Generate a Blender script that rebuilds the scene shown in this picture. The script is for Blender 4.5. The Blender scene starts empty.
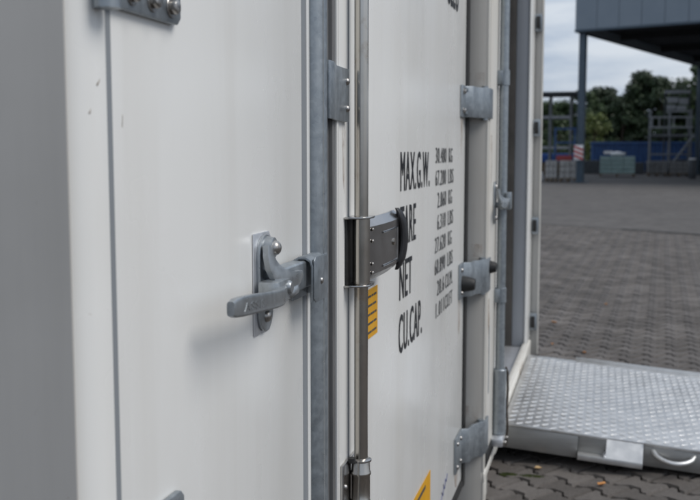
import bpy, bmesh, math, random
from mathutils import Vector, Matrix, noise
R = math.radians
random.seed(7)
scene = bpy.context.scene
COL = scene.collection

# ------------------------------------------------------------------ camera
GZ = 0.055  # door-side heights below are measured from a datum this far under the paving
CAMP = Vector((0.36, 0.0, 1.05 - GZ))
cam_d = bpy.data.cameras.new('camera')
cam = bpy.data.objects.new('camera', cam_d); COL.objects.link(cam)
cam.location = CAMP
cam.rotation_euler = (R(90 - 5.7106), 0, R(14.604))
cam_d.sensor_fit = 'HORIZONTAL'; cam_d.sensor_width = 36.0
cam_d.lens = 970 / 700 * 36
cam_d.clip_start = 0.02; cam_d.clip_end = 2000
cam_d.dof.use_dof = True
cam_d.dof.focus_distance = 1.24
cam_d.dof.aperture_fstop = 9.5
cam_d.dof.aperture_blades = 7
scene.camera = cam

# ------------------------------------------------------------------ world + sun (overcast)
SUN_DIR = Vector((0.66, -0.06, 0.76)).normalized()
sun_el = math.asin(SUN_DIR.z); sun_az = math.atan2(SUN_DIR.x, SUN_DIR.y)
w = bpy.data.worlds.new('World'); scene.world = w; w.use_nodes = True
nt = w.node_tree; nt.nodes.clear()
out = nt.nodes.new('ShaderNodeOutputWorld')
sky = nt.nodes.new('ShaderNodeTexSky'); sky.sky_type = 'NISHITA'; sky.sun_disc = False
sky.sun_elevation = sun_el; sky.sun_rotation = sun_az
sky.air_density = 1.0; sky.dust_density = 2.0
bg1 = nt.nodes.new('ShaderNodeBackground'); bg1.inputs['Strength'].default_value = 0.07
nt.links.new(sky.outputs[0], bg1.inputs[0])
tc = nt.nodes.new('ShaderNodeTexCoord')
mp = nt.nodes.new('ShaderNodeMapping'); mp.inputs['Scale'].default_value = (1.0, 1.0, 5.0)
nt.links.new(tc.outputs['Generated'], mp.inputs[0])
nz = nt.nodes.new('ShaderNodeTexNoise'); nz.inputs['Scale'].default_value = 4.2
nz.inputs['Detail'].default_value = 7; nz.inputs['Roughness'].default_value = 0.55
nt.links.new(mp.outputs[0], nz.inputs['Vector'])
cr = nt.nodes.new('ShaderNodeValToRGB')
cr.color_ramp.elements[0].position = 0.40; cr.color_ramp.elements[0].color = (0.37, 0.45, 0.58, 1)
cr.color_ramp.elements[1].position = 0.62; cr.color_ramp.elements[1].color = (0.66, 0.71, 0.78, 1)
nt.links.new(nz.outputs['Fac'], cr.inputs[0])
bg2 = nt.nodes.new('ShaderNodeBackground'); bg2.inputs['Strength'].default_value = 0.83
nt.links.new(cr.outputs[0], bg2.inputs[0])
mx = nt.nodes.new('ShaderNodeMixShader'); mx.inputs[0].default_value = 0.86
nt.links.new(bg1.outputs[0], mx.inputs[1]); nt.links.new(bg2.outputs[0], mx.inputs[2])
nt.links.new(mx.outputs[0], out.inputs[0])

sl = bpy.data.lights.new('sun', 'SUN'); sl.energy = 1.5; sl.angle = R(34); sl.color = (1.0, 0.96, 0.905)
so = bpy.data.objects.new('sun', sl); COL.objects.link(so)
so.rotation_euler = (-SUN_DIR).to_track_quat('-Z', 'Y').to_euler()
so.location = (6, 3, 9)

scene.view_settings.view_transform = 'Standard'
scene.view_settings.look = 'None'
scene.view_settings.exposure = 0.4
scene.view_settings.gamma = 1.0
scene.view_settings.use_curve_mapping = False
scene.render.engine = 'CYCLES'
scene.cycles.use_denoising = True
scene.cycles.max_bounces = 8

# ------------------------------------------------------------------ material helpers
class NM:
    def __init__(s, name):
        s.m = bpy.data.materials.new(name); s.m.use_nodes = True
        s.t = s.m.node_tree; s.n = s.t.nodes; s.l = s.t.links
        s.b = s.n['Principled BSDF']
        s.tc = s.n.new('ShaderNodeTexCoord')
        s.geo = s.n.new('ShaderNodeNewGeometry')
    def link(s, a, b): s.l.new(a, b)
    def noise(s, scale, detail=4, rough=0.55, stretch=(1, 1, 1), dist=0.0):
        mp = s.n.new('ShaderNodeMapping'); mp.inputs['Scale'].default_value = stretch
        s.link(s.geo.outputs['Position'], mp.inputs[0])
        n = s.n.new('ShaderNodeTexNoise'); n.inputs['Scale'].default_value = scale
        n.inputs['Detail'].default_value = detail; n.inputs['Roughness'].default_value = rough
        n.inputs['Distortion'].default_value = dist
        s.link(mp.outputs[0], n.inputs['Vector']); return n.outputs['Fac']
    def voro(s, scale, stretch=(1, 1, 1), feature='F1', out='Color'):
        mp = s.n.new('ShaderNodeMapping'); mp.inputs['Scale'].default_value = stretch
        s.link(s.geo.outputs['Position'], mp.inputs[0])
        n = s.n.new('ShaderNodeTexVoronoi'); n.inputs['Scale'].default_value = scale; n.feature = feature
        s.link(mp.outputs[0], n.inputs['Vector']); return n.outputs[out]
    def ramp(s, fac, stops):
        r = s.n.new('ShaderNodeValToRGB'); e = r.color_ramp.elements
        while len(e) < len(stops): e.new(0.5)
        for k, (p, c) in enumerate(stops):
            e[k].position = p; e[k].color = (c[0], c[1], c[2], 1) if hasattr(c, '__len__') else (c, c, c, 1)
        s.link(fac, r.inputs[0]); return r.outputs[0]
    def mix(s, fac, a, b, mode='MIX'):
        m = s.n.new('ShaderNodeMix'); m.data_type = 'RGBA'; m.blend_type = mode
        for sock, v in ((m.inputs[0], fac), (m.inputs[6], a), (m.inputs[7], b)):
            if isinstance(v, (int, float)): sock.default_value = v
            elif isinstance(v, tuple): sock.default_value = (v[0], v[1], v[2], 1)
            else: s.link(v, sock)
        return m.outputs[2]
    def math(s, op, a, b=0.0):
        m = s.n.new('ShaderNodeMath'); m.operation = op
        for sock, v in ((m.inputs[0], a), (m.inputs[1], b)):
            if isinstance(v, (int, float)): sock.default_value = v
            else: s.link(v, sock)
        return m.outputs[0]
    def attr(s, name):
        a = s.n.new('ShaderNodeAttribute'); a.attribute_name = name; return a.outputs['Fac']
    def color(s, c):
        if isinstance(c, tuple): s.b.inputs['Base Color'].default_value = (c[0], c[1], c[2], 1)
        else: s.link(c, s.b.inputs['Base Color'])
        return s
    def rough(s, r):
        if isinstance(r, (int, float)): s.b.inputs['Roughness'].default_value = r
        else: s.link(r, s.b.inputs['Roughness'])
        return s
    def metal(s, v): s.b.inputs['Metallic'].default_value = v; return s
    def spec(s, v): s.b.inputs['Specular IOR Level'].default_value = v; return s
    def bump(s, h, strength=0.3, dist=0.001):
        b = s.n.new('ShaderNodeBump'); b.inputs['Strength'].default_value = strength; b.inputs['Distance'].default_value = dist
        s.link(h, b.inputs['Height']); s.link(b.outputs[0], s.b.inputs['Normal']); return s

M = {}
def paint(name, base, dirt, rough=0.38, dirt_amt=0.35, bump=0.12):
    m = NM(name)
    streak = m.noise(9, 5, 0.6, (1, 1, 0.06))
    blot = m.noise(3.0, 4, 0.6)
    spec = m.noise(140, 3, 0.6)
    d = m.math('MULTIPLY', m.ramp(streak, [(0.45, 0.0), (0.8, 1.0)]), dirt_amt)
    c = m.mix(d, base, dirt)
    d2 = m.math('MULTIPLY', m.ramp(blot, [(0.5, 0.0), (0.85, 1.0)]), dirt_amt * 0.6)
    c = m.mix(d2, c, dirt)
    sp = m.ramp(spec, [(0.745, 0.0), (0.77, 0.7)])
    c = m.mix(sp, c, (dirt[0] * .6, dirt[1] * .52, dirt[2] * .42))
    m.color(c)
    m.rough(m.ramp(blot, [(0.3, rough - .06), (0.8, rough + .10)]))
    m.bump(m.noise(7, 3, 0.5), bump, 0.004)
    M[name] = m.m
paint('white_paint', (0.82, 0.82, 0.80), (0.55, 0.52, 0.46), 0.27, 0.30)
paint('cream_paint', (0.74, 0.725, 0.68), (0.42, 0.36, 0.28), 0.42, 0.45)
paint('shaded_post_paint', (0.39, 0.385, 0.37), (0.23, 0.205, 0.175), 0.5, 0.55)  # post colour darkened for the shade on its camera side, plus grime
paint('shaded_white_paint', (0.53, 0.51, 0.48), (0.38, 0.365, 0.34), 0.5, 0.8)  # shade of the white corner put into a grey base colour
paint('shaded_jamb_paint', (0.36, 0.38, 0.41), (0.22, 0.20, 0.18), 0.45, 0.45)  # blue-grey base holds the shade of the far jamb
paint('seam_grey', (0.24, 0.26, 0.28), (0.17, 0.17, 0.17), 0.6, 0.4)
def galv(name, lo, hi, metal=0.75, rough=0.42):
    m = NM(name)
    v = m.voro(190, (1, 1, 0.8)); sp = m.noise(60, 4, 0.65); st = m.noise(25, 4, 0.6, (1, 1, 0.08))
    g = m.n.new('ShaderNodeRGBToBW'); m.link(v, g.inputs[0])
    f = m.mix(0.6, m.mix(0.72, g.outputs[0], sp), st)
    m.color(m.ramp(f, [(0.28, lo), (0.7, hi)])).metal(metal)
    m.rough(m.ramp(sp, [(0.3, rough - .08), (0.75, rough + .14)]))
    m.bump(sp, 0.10, 0.001); M[name] = m.m
galv('galvanised', (0.20, 0.225, 0.25), (0.44, 0.48, 0.51))
galv('zinc_light', (0.55, 0.57, 0.60), (0.74, 0.75, 0.78), 0.7, 0.38)
galv('cast_steel', (0.28, 0.30, 0.315), (0.48, 0.505, 0.52), 0.8, 0.33)
m = NM('stainless'); s1 = m.noise(40, 4, 0.6, (1, 1, 0.05)); s2 = m.noise(18, 4, 0.6)
c = m.ramp(s1, [(0.3, (0.44, 0.41, 0.37)), (0.75, (0.62, 0.59, 0.54))])
c = m.mix(m.ramp(s2, [(0.60, 0.0), (0.75, 0.55)]), c, (0.27, 0.18, 0.10))
m.color(c).metal(1.0).rough(m.ramp(s2, [(0.3, 0.16), (0.8, 0.32)])); M['stainless'] = m.m
m = NM('stainless_sheet'); s2 = m.noise(30, 3, 0.5)
m.color(m.ramp(s2, [(0.3, (0.46, 0.45, 0.44)), (0.8, (0.56, 0.55, 0.54))])).metal(1.0).rough(m.ramp(s2, [(0.3, 0.16), (0.8, 0.28)]))
m.bump(m.noise(22, 2, 0.5), 0.25, 0.002); M['stainless_sheet'] = m.m
m = NM('bolt_steel'); s2 = m.noise(220, 3, 0.6)
m.color(m.ramp(s2, [(0.35, (0.30, 0.28, 0.26)), (0.75, (0.60, 0.59, 0.57))])).metal(0.95).rough(0.32); M['bolt_steel'] = m.m
m = NM('black_rubber'); s2 = m.noise(90, 3, 0.6)
m.color(m.ramp(s2, [(0.3, 0.012), (0.8, 0.03)])).rough(0.55).bump(s2, .15, .001); M['black_rubber'] = m.m
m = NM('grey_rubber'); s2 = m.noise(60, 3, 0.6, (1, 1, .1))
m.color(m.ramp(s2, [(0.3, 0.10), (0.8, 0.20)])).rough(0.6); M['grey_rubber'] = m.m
m = NM('black_plastic'); s2 = m.noise(120, 3, 0.6); m.color((0.018, 0.018, 0.02)).rough(m.ramp(s2, [(0.3, .26), (0.8, .42)])); M['black_plastic'] = m.m
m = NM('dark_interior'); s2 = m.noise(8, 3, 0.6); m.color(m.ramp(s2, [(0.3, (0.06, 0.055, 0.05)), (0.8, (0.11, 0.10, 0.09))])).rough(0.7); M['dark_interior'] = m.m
m = NM('interior_panel'); s2 = m.noise(6, 3, 0.6); m.color(m.ramp(s2, [(0.3, (0.50, 0.51, 0.52)), (0.8, (0.60, 0.60, 0.60))])).rough(0.5); M['interior_panel'] = m.m
m = NM('ink_black'); s2 = m.noise(160, 4, 0.7); m.color(m.ramp(s2, [(0.3, (0.010, 0.012, 0.016)), (0.75, (0.035, 0.037, 0.042))])).rough(0.5).spec(.3); M['ink_black'] = m.m
m = NM('ink_grey'); s2 = m.noise(160, 4, 0.7); m.color(m.ramp(s2, [(0.3, (0.04, 0.042, 0.046)), (0.75, (0.10, 0.102, 0.106))])).rough(0.5).spec(.3); M['ink_grey'] = m.m
m = NM('ink_blue'); s2 = m.noise(200, 3, 0.6); m.color(m.ramp(s2, [(0.3, (0.02, 0.03, 0.14)), (0.8, (0.06, 0.08, 0.25))])).rough(0.5); M['ink_blue'] = m.m
m = NM('yellow_vinyl'); s2 = m.noise(40, 3, 0.6); m.color(m.ramp(s2, [(0.3, (0.66, 0.32, 0.004)), (0.8, (0.76, 0.39, 0.008))])).rough(0.45); M['yellow_vinyl'] = m.m
m = NM('aluminium_tread'); s1 = m.noise(14, 5, 0.65); s2 = m.noise(160, 3, 0.6)
c = m.ramp(s1, [(0.32, (0.56, 0.56, 0.555)), (0.72, (0.76, 0.76, 0.755))])
c = m.mix(m.ramp(s2, [(0.64, 0.0), (0.74, 0.5)]), c, (0.25, 0.24, 0.22))
m.color(c).metal(0.85).rough(m.ramp(s1, [(0.3, .34), (0.75, .5)])); M['aluminium_tread'] = m.m
m = NM('aluminium_lug'); s1 = m.noise(9, 6, 0.7)
m.color(m.ramp(s1, [(0.3, (0.60, 0.595, 0.585)), (0.75, (0.86, 0.855, 0.84))])).metal(0.85).rough(m.ramp(s1, [(0.3, .52), (0.75, .38)])); M['aluminium_lug'] = m.m
m = NM('aluminium_side'); s1 = m.noise(10, 5, 0.65, (0.3, 1, 3)); s2 = m.noise(90, 3, .6)
m.color(m.ramp(s1, [(0.3, (0.30, 0.30, 0.295)), (0.75, (0.44, 0.44, 0.43))])).metal(0.8).rough(m.ramp(s2, [(0.3, .38), (0.8, .55)])); M['aluminium_side'] = m.m
simple_scuff = NM('scuff'); simple_scuff.color(simple_scuff.ramp(simple_scuff.noise(300, 3, .6), [(0.35, (0.22, 0.19, 0.16)), (0.65, (0.55, 0.52, 0.47))])).rough(.6); M['scuff'] = simple_scuff.m
# paving
m = NM('paver_stone'); tone = m.attr('tone'); g1 = m.noise(260, 4, 0.7); g2 = m.noise(3.5, 5, 0.6); g3 = m.noise(60, 4, .65)
c = m.ramp(tone, [(0.0, (0.096, 0.085, 0.077)), (0.5, (0.124, 0.111, 0.102)), (1.0, (0.158, 0.143, 0.132))])
c = m.mix(1.0, c, m.ramp(g1, [(0.25, 0.62), (0.75, 1.35)]), 'MULTIPLY')
c = m.mix(1.0, c, m.ramp(g2, [(0.3, 0.80), (0.7, 1.15)]), 'MULTIPLY')
c = m.mix(1.0, c, m.ramp(g3, [(0.3, 0.86), (0.7, 1.1)]), 'MULTIPLY')
c = m.mix(1.0, c, m.ramp(m.noise(.8, 5, .7), [(0.36, 0.80), (0.62, 1.06)]), 'MULTIPLY')
m.color(c).rough(0.85).bump(g1, 0.5, 0.002); M['paver_stone'] = m.m
m = NM('ground_mix'); g1 = m.noise(1.2, 6, 0.65); g2 = m.noise(60, 3, .6); g3 = m.noise(.12, 4, .6)
far = m.ramp(g1, [(0.3, (0.080, 0.073, 0.068)), (0.72, (0.112, 0.104, 0.097))])
far = m.mix(1.0, far, m.ramp(m.voro(7.5, (1, 1, 1), 'F1', 'Color'), [(0.1, 0.78), (0.9, 1.16)]), 'MULTIPLY')
far = m.mix(1.0, far, m.ramp(g3, [(0.35, 0.85), (0.65, 1.12)]), 'MULTIPLY')
moss = m.ramp(m.noise(5.5, 4, .6), [(0.60, 0.0), (0.68, 1.0)])
joint = m.mix(moss, m.ramp(g2, [(0.3, (0.012, 0.011, 0.010)), (0.75, (0.028, 0.025, 0.021))]), (0.05, 0.065, 0.018))
sx = m.n.new('ShaderNodeSeparateXYZ'); m.link(m.geo.outputs['Position'], sx.inputs[0])
# paved with modelled stones on this side of the drain line x*.5857+y*.8105 = 11.20
lin = m.math('ADD', m.math('MULTIPLY', sx.outputs[0], 0.5857), m.math('MULTIPLY', sx.outputs[1], 0.8105))
fac = m.math('GREATER_THAN', lin, 11.2)
fac = m.math('MAXIMUM', fac, m.math('GREATER_THAN', sx.outputs[0], 7.05))
m.color(m.mix(fac, joint, far)).rough(0.9).bump(g2, .5, .003); M['ground_mix'] = m.m
def simple(name, lo, hi, scale=5, rough=0.6, metal=0.0, stretch=(1, 1, 1), bump=0):
    m = NM(name); f = m.noise(scale, 4, .6, stretch)
    m.color(m.ramp(f, [(0.3, lo), (0.72, hi)])).rough(rough).metal(metal)
    if bump: m.bump(f, bump, .01)
    M[name] = m.m
simple('drain_stone', (0.06, 0.056, 0.053), (0.095, 0.088, 0.082), 12, .85)
simple('cladding', (0.20, 0.245, 0.29), (0.225, 0.27, 0.315), 1.5, .45)
simple('cladding_trim', (0.06, 0.09, 0.12), (0.08, 0.11, 0.14), 2, .5)
simple('soffit_dark', (0.022, 0.024, 0.027), (0.04, 0.042, 0.046), 1.5, .8)
simple('column_paint', (0.05, 0.075, 0.10), (0.065, 0.095, 0.125), 3, .5)
simple('rack_steel', (0.12, 0.13, 0.14), (0.20, 0.21, 0.22), 8, .6)
simple('rack_light', (0.24, 0.25, 0.265), (0.36, 0.37, 0.385), 8, .6)
simple('rack_dark', (0.03, 0.035, 0.04), (0.06, 0.065, 0.07), 8, .6)
simple('blue_steel', (0.014, 0.05, 0.145), (0.026, 0.08, 0.22), 4, .5)
simple('blue_sheet', (0.006, 0.045, 0.20), (0.018, 0.085, 0.33), 6, .5, 0, (1, 1, 3), .3)
simple('concrete', (0.26, 0.255, 0.245), (0.40, 0.39, 0.375), 6, .9)
simple('concrete_dark', (0.14, 0.14, 0.14), (0.22, 0.22, 0.22), 6, .9)
simple('green_wrap', (0.20, 0.30, 0.29), (0.32, 0.43, 0.41), 7, .35)
simple('pallet_wood', (0.10, 0.075, 0.05), (0.17, 0.13, 0.09), 20, .85)
simple('sign_white', (0.66, 0.66, 0.66), (0.78, 0.78, 0.78), 10, .5)
simple('sign_red', (0.36, 0.02, 0.02), (0.48, 0.035, 0.03), 10, .5)
simple('red_goods', (0.22, 0.03, 0.03), (0.32, 0.05, 0.05), 10, .6)
simple('bark', (0.045, 0.035, 0.026), (0.09, 0.07, 0.055), 12, .95)
simple('leaf_litter', (0.38, 0.15, 0.03), (0.55, 0.26, 0.08), 60, .7)
simple('leaf_litter_pale', (0.45, 0.30, 0.14), (0.6, 0.42, 0.22), 60, .7)
simple('moss_mat', (0.035, 0.05, 0.012), (0.075, 0.095, 0.025), 60, .95)
def foliage(name, lo, hi):
    m = NM(name); rn = m.geo.outputs['Random Per Island']; f = m.noise(.9, 3, .6)
    c = m.ramp(rn, [(0.0, lo), (1.0, hi)])
    c = m.mix(1.0, c, m.ramp(f, [(0.3, .7), (0.7, 1.2)]), 'MULTIPLY')
    m.color(c).rough(.6)
    m.b.inputs['Transmission Weight'].default_value = 0
    M[name] = m.m
foliage('leaves_dark', (0.014, 0.030, 0.010), (0.028, 0.054, 0.016))
foliage('leaves_mid', (0.022, 0.046, 0.013), (0.045, 0.08, 0.022))
foliage('leaves_bright', (0.07, 0.10, 0.018), (0.13, 0.16, 0.035))

# ------------------------------------------------------------------ mesh helpers
class MB:
    def __init__(s): s.v = []; s.f = []; s.t = []
    def add(s, vs, fs, tone=None):
        o = len(s.v); s.v += [Vector(p) for p in vs]; s.f += [tuple(o + i for i in f) for f in fs]
        if tone is not None: s.t += [tone] * len(fs)
        return s
    def box(s, x0, x1, y0, y1, z0, z1):
        vs = [(x, y, z) for x in (x0, x1) for y in (y0, y1) for z in (z0, z1)]
        return s.add(vs, [(0, 1, 3, 2), (4, 6, 7, 5), (0, 4, 5, 1), (2, 3, 7, 6), (0, 2, 6, 4), (1, 5, 7, 3)])
    def obox(s, c, ax, ay, az, hx, hy, hz):
        c = Vector(c); vs = [c + ax * (i * hx) + ay * (j * hy) + az * (k * hz) for i in (-1, 1) for j in (-1, 1) for k in (-1, 1)]
        return s.add(vs, [(0, 1, 3, 2), (4, 6, 7, 5), (0, 4, 5, 1), (2, 3, 7, 6), (0, 2, 6, 4), (1, 5, 7, 3)])
    def prism(s, poly, axis, a0, a1):
        def P(a, b, t):
            return {'x': (t, a, b), 'y': (a, t, b), 'z': (a, b, t)}[axis]
        n = len(poly)
        vs = [P(a, b, a0) for a, b in poly] + [P(a, b, a1) for a, b in poly]
        fs = [tuple(range(n))[::-1], tuple(range(n, 2 * n))] + [(i, (i + 1) % n, n + (i + 1) % n, n + i) for i in range(n)]
        return s.add(vs, fs)
    def ring(s, pts):  # pts: list of rings
        n = len(pts[0]); vs = [p for r in pts for p in r]; fs = []
        for k in range(len(pts) - 1):
            for i in range(n):
                fs.append((k * n + i, k * n + (i + 1) % n, (k + 1) * n + (i + 1) % n, (k + 1) * n + i))
        fs.append(tuple(range(n))[::-1]); fs.append(tuple((len(pts) - 1) * n + i for i in range(n)))
        return s.add(vs, fs)
    def tube(s, path, r, n=16):
        path = [Vector(p) for p in path]
        rs = r if hasattr(r, '__len__') else [r] * len(path)
        rings = []; up = None
        for k, p in enumerate(path):
            d = (path[min(k + 1, len(path) - 1)] - path[max(k - 1, 0)]).normalized()
            if up is None:
                up = Vector((0, 0, 1)) if abs(d.z) < .9 else Vector((1, 0, 0))
            a = (up - d * up.dot(d)).normalized(); up = a; b = d.cross(a)
            rings.append([p + (a * math.cos(2 * math.pi * i / n) + b * math.sin(2 * math.pi * i / n)) * rs[k] for i in range(n)])
        return s.ring(rings)
    def dome(s, c, axis, r, h, n=16, k=5):  # rounded bolt head
        c = Vector(c); d = Vector(axis).normalized()
        path = []; rs = []
        for i in range(k + 1):
            t = i / k * math.pi / 2 * .97; path.append(c + d * (h * math.sin(t))); rs.append(r * math.cos(t))
        return s.tube([c - d * .001] + path, [r] + rs, n)
    def hexb(s, c, axis, r, h):
        c = Vector(c); d = Vector(axis).normalized()
        return s.tube([c - d * .001, c + d * h * .8, c + d * h], [r, r, r * .86], 6)

def finish(name, mb, mat, parent=None, bevel=0.0, smooth=False, seg=2, keep_origin=False):
    c = Vector((0, 0, 0))
    if not keep_origin and mb.v:
        lo = Vector([min(v[i] for v in mb.v) for i in range(3)]); hi = Vector([max(v[i] for v in mb.v) for i in range(3)])
        c = (lo + hi) / 2; c.z = lo.z
    me = bpy.data.meshes.new(name)
    me.from_pydata([tuple(v - c) for v in mb.v], [], mb.f)
    if mb.t:
        a = me.attributes.new('tone', 'FLOAT', 'FACE'); a.data.foreach_set('value', mb.t)
    bm = bmesh.new(); bm.from_mesh(me)
    bmesh.ops.recalc_face_normals(bm, faces=bm.faces)
    if bevel:
        ed = [e for e in bm.edges if len(e.link_faces) == 2 and e.calc_face_angle(0) > R(40)]
        bmesh.ops.bevel(bm, geom=ed, offset=bevel, segments=seg, affect='EDGES', profile=.5, clamp_overlap=True)
    bm.to_mesh(me); bm.free()
    if smooth or bevel:
        me.shade_smooth()
        me.set_sharp_from_angle(angle=R(38))
    me.materials.append(M[mat])
    o = bpy.data.objects.new(name, me); COL.objects.link(o)
    if parent is not None:
        o.parent = parent; o.location = c - wloc(parent)
    else: o.location = c
    return o
def wloc(o):
    p = Vector(o.location)
    while o.parent is not None: o = o.parent; p += Vector(o.location)
    return p
def tag(o, label, cat, group=None, kind=None):
    o['label'] = label; o['category'] = cat
    if group: o['group'] = group
    if kind: o['kind'] = kind
    return o
def thing(name, label, cat, loc, group=None):
    o = bpy.data.objects.new(name, None); COL.objects.link(o); o.location = loc; o.empty_display_size = .1
    return tag(o, label, cat, group)
def group_part(name, parent, loc):
    o = bpy.data.objects.new(name, None); COL.objects.link(o); o.parent = parent
    o.location = Vector(loc) - wloc(parent); o.empty_display_size = .03
    return o
def box(name, mat, parent, x0, x1, y0, y1, z0, z1, bevel=0.002, seg=2):
    return finish(name, MB().box(x0, x1, y0, y1, z0, z1), mat, parent, bevel, seg=seg)
def text_mb(body, bold=0.0):
    cu = bpy.data.curves.new('t', 'FONT'); cu.body = body; cu.offset = bold; cu.space_character = 1.12; cu.resolution_u = 3; cu.extrude = .02
    o = bpy.data.objects.new('t', cu); COL.objects.link(o)
    dg = bpy.context.evaluated_depsgraph_get()
    me = o.evaluated_get(dg).to_mesh()
    vs = [v.co.copy() for v in me.vertices]; fs = [tuple(p.vertices) for p in me.polygons]
    o.evaluated_get(dg).to_mesh_clear(); bpy.data.objects.remove(o); bpy.data.curves.remove(cu)
    return vs, fs
def lettering(name, body, mat, parent, y0, y1, z0, height, x=0.0006, thick=.0008, bold=0.012, label=None, fn=None):
    vs, fs = text_mb(body, bold)
    a0 = min(v.x for v in vs); a1 = max(v.x for v in vs)
    cap = 0.70 if not any(ch in ',' for ch in body) else .7
    b = MB(); sc = (y1 - y0) / (a1 - a0)
    P = []
    for v in vs:
        a = y0 + (v.x - a0) * sc; h = z0 + v.y / cap * height; n = x + (thick if v.z > 0 else 0)
        P.append(fn(a, h, n) if fn else (n, a, h))
    b.add(P, fs)
    o = finish(name, b, mat, parent)
    if label: o['label'] = label
    return o

# ================================================================== SETTING
# ground sheet, drain line, paving stones
ground = finish('ground', MB().add([(-400, -300, -.016), (400, -300, -.016), (400, 700, -.016), (-400, 700, -.016)], [(0, 1, 2, 3)]), 'ground_mix', keep_origin=True)
tag(ground, 'grey yard of interlocking concrete paving stones', 'ground', kind='structure')

QX, PY = 0.128, 0.100; E_, W_ = 0.0640, 0.0360; HQ = QX / 2
PT = Vector((.8105, -.5857, 0)); PN = Vector((.5857, .8105, 0)); PANG = math.atan2(PT.y, PT.x)
def paver_outline(fine, g=0.0042):
    M1, M2 = W_ + (E_ - W_) * .80, W_ + (E_ - W_) * .20
    if fine: xs = [(-1, E_), (-.70, E_), (-.585, M1), (-.415, M2), (-.30, W_), (.30, W_), (.415, M2), (.585, M1), (.70, E_), (1, E_)]
    else: xs = [(-1, E_), (-.66, E_), (-.34, W_), (.34, W_), (.66, E_), (1, E_)]
    xs = [(max(-HQ + g, min(HQ - g, x * HQ)), h - g) for x, h in xs]
    return [(x, -h) for x, h in xs] + [(x, h) for x, h in reversed(xs)]
def paver(b, cx, cy, fine, tone, rng, dz=0.0, rot=True):
    po = paver_outline(fine); n = len(po); ch = .0055
    tx, ty = rng.uniform(-.010, .010), rng.uniform(-.010, .010)
    def Z(x, y, z): return z + dz + x * tx + y * ty
    A = [(cx + x * (1 - ch / HQ), cy + y * (1 - ch / (PY / 2))) for x, y in po]
    if rot:
        ca, sa = math.cos(PANG), math.sin(PANG)
        po = [(x * ca - y * sa, x * sa + y * ca) for x, y in po]; A = [(cx + (a - cx) * ca - (c - cy) * sa, cy + (a - cx) * sa + (c - cy) * ca) for a, c in A]
    vs = [(a, c, Z(a - cx, c - cy, 0)) for a, c in A]
    vs += [(cx + x, cy + y, Z(x, y, -.010)) for x, y in po] + [(cx + x, cy + y, -.03) for x, y in po]
    fs = []
    for i in range(n):
        j = (i + 1) % n
        fs += [(i, i + n, j + n, j), (i + n, i + 2 * n, j + 2 * n, j + n)]
    # top as two halves + waist so the polygon stays planar-ish
    fs.append(tuple(range(n)))
    b.add(vs, fs, tone)
def cam_px(p):
    t = math.atan(.1); yw = R(14.604)
    fw = Vector((-math.sin(yw) * math.cos(t), math.cos(yw) * math.cos(t), -math.sin(t))); rt = Vector((math.cos(yw), math.sin(yw), 0)); up = rt.cross(fw)
    q = Vector(p) - CAMP; z = q.dot(fw)
    return (350 + 970 * q.dot(rt) / z, 250 - 970 * q.dot(up) / z) if z > .1 else (-1e4, -1e4)
rng = random.Random(3)
variants = []
for k in range(10):
    b = MB(); paver(b, 0, 0, True, (k + .5) / 10, rng)
    me_o = finish('paving_stone', b, 'paver_stone', keep_origin=True)
    variants.append(me_o.data); bpy.data.objects.remove(me_o)
cells = []
for j in range(-37, 112):
    for i in range(-120, 74):
        q = PT * (i * QX + (QX / 2 if j % 2 else 0)) + PN * (j * PY)
        x, y = q.x, q.y
        if j * PY > 10.99 or x > 6.95 or x < -2.6 or y < -2.2: continue
        cells.append((x, y))
vis = []
for (x, y) in cells:
    px, py = cam_px((x, y, 0))
    hidden_ramp = (.07 < x < 1.25 and 3.30 < y < 4.75 + (x * .1))
    if 484 < px < 712 and 150 < py < 512 and x > 0.03 and not hidden_ramp: vis.append((y, x))
vis.sort(); vis = vis[:300]; vs_ = set((x, y) for y, x in vis)
for (y, x) in vis:
    o = bpy.data.objects.new('paving_stone', rng.choice(variants)); COL.objects.link(o)
    o.parent = ground; o.location = (x, y, rng.uniform(-.0025, .0015))
b = MB()
for (x, y) in cells:
    if (x, y) in vs_: continue
    paver(b, x, y, y < 6 and x > -.3, rng.random(), rng, rng.uniform(-.0025, .0015))
o = finish('paving_stones', b, 'paver_stone', ground); o['kind'] = 'stuff'
# drain line of flat dark kerb stones
drain = bpy.data.objects.new('drainage_channel', None); COL.objects.link(drain); drain.location = (0, 13.8, 0)
tag(drain, 'straight line of flat dark channel stones crossing the yard paving', 'drain', kind='structure')
t_ = Vector((.8105, -.5857, 0)); nn = Vector((.5857, .8105, 0)); base = nn * 11.14
proto = None
for k in range(-14, 20):
    c = base + t_ * (k * .5) + Vector((0, 0, -.006))
    b = MB().obox(c, t_, nn, Vector((0, 0, 1)), .245, .09, .009)
    finish('channel_stone', b, 'drain_stone', drain, .004)

# ================================================================== CONTAINER
ZB, ZT = 0.125, 2.55
cont = thing('refrigerated_container', 'long white refrigerated container with closed doors, lock rod and open ramp doorway', 'container', (-1.2, 2.9, GZ))
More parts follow.
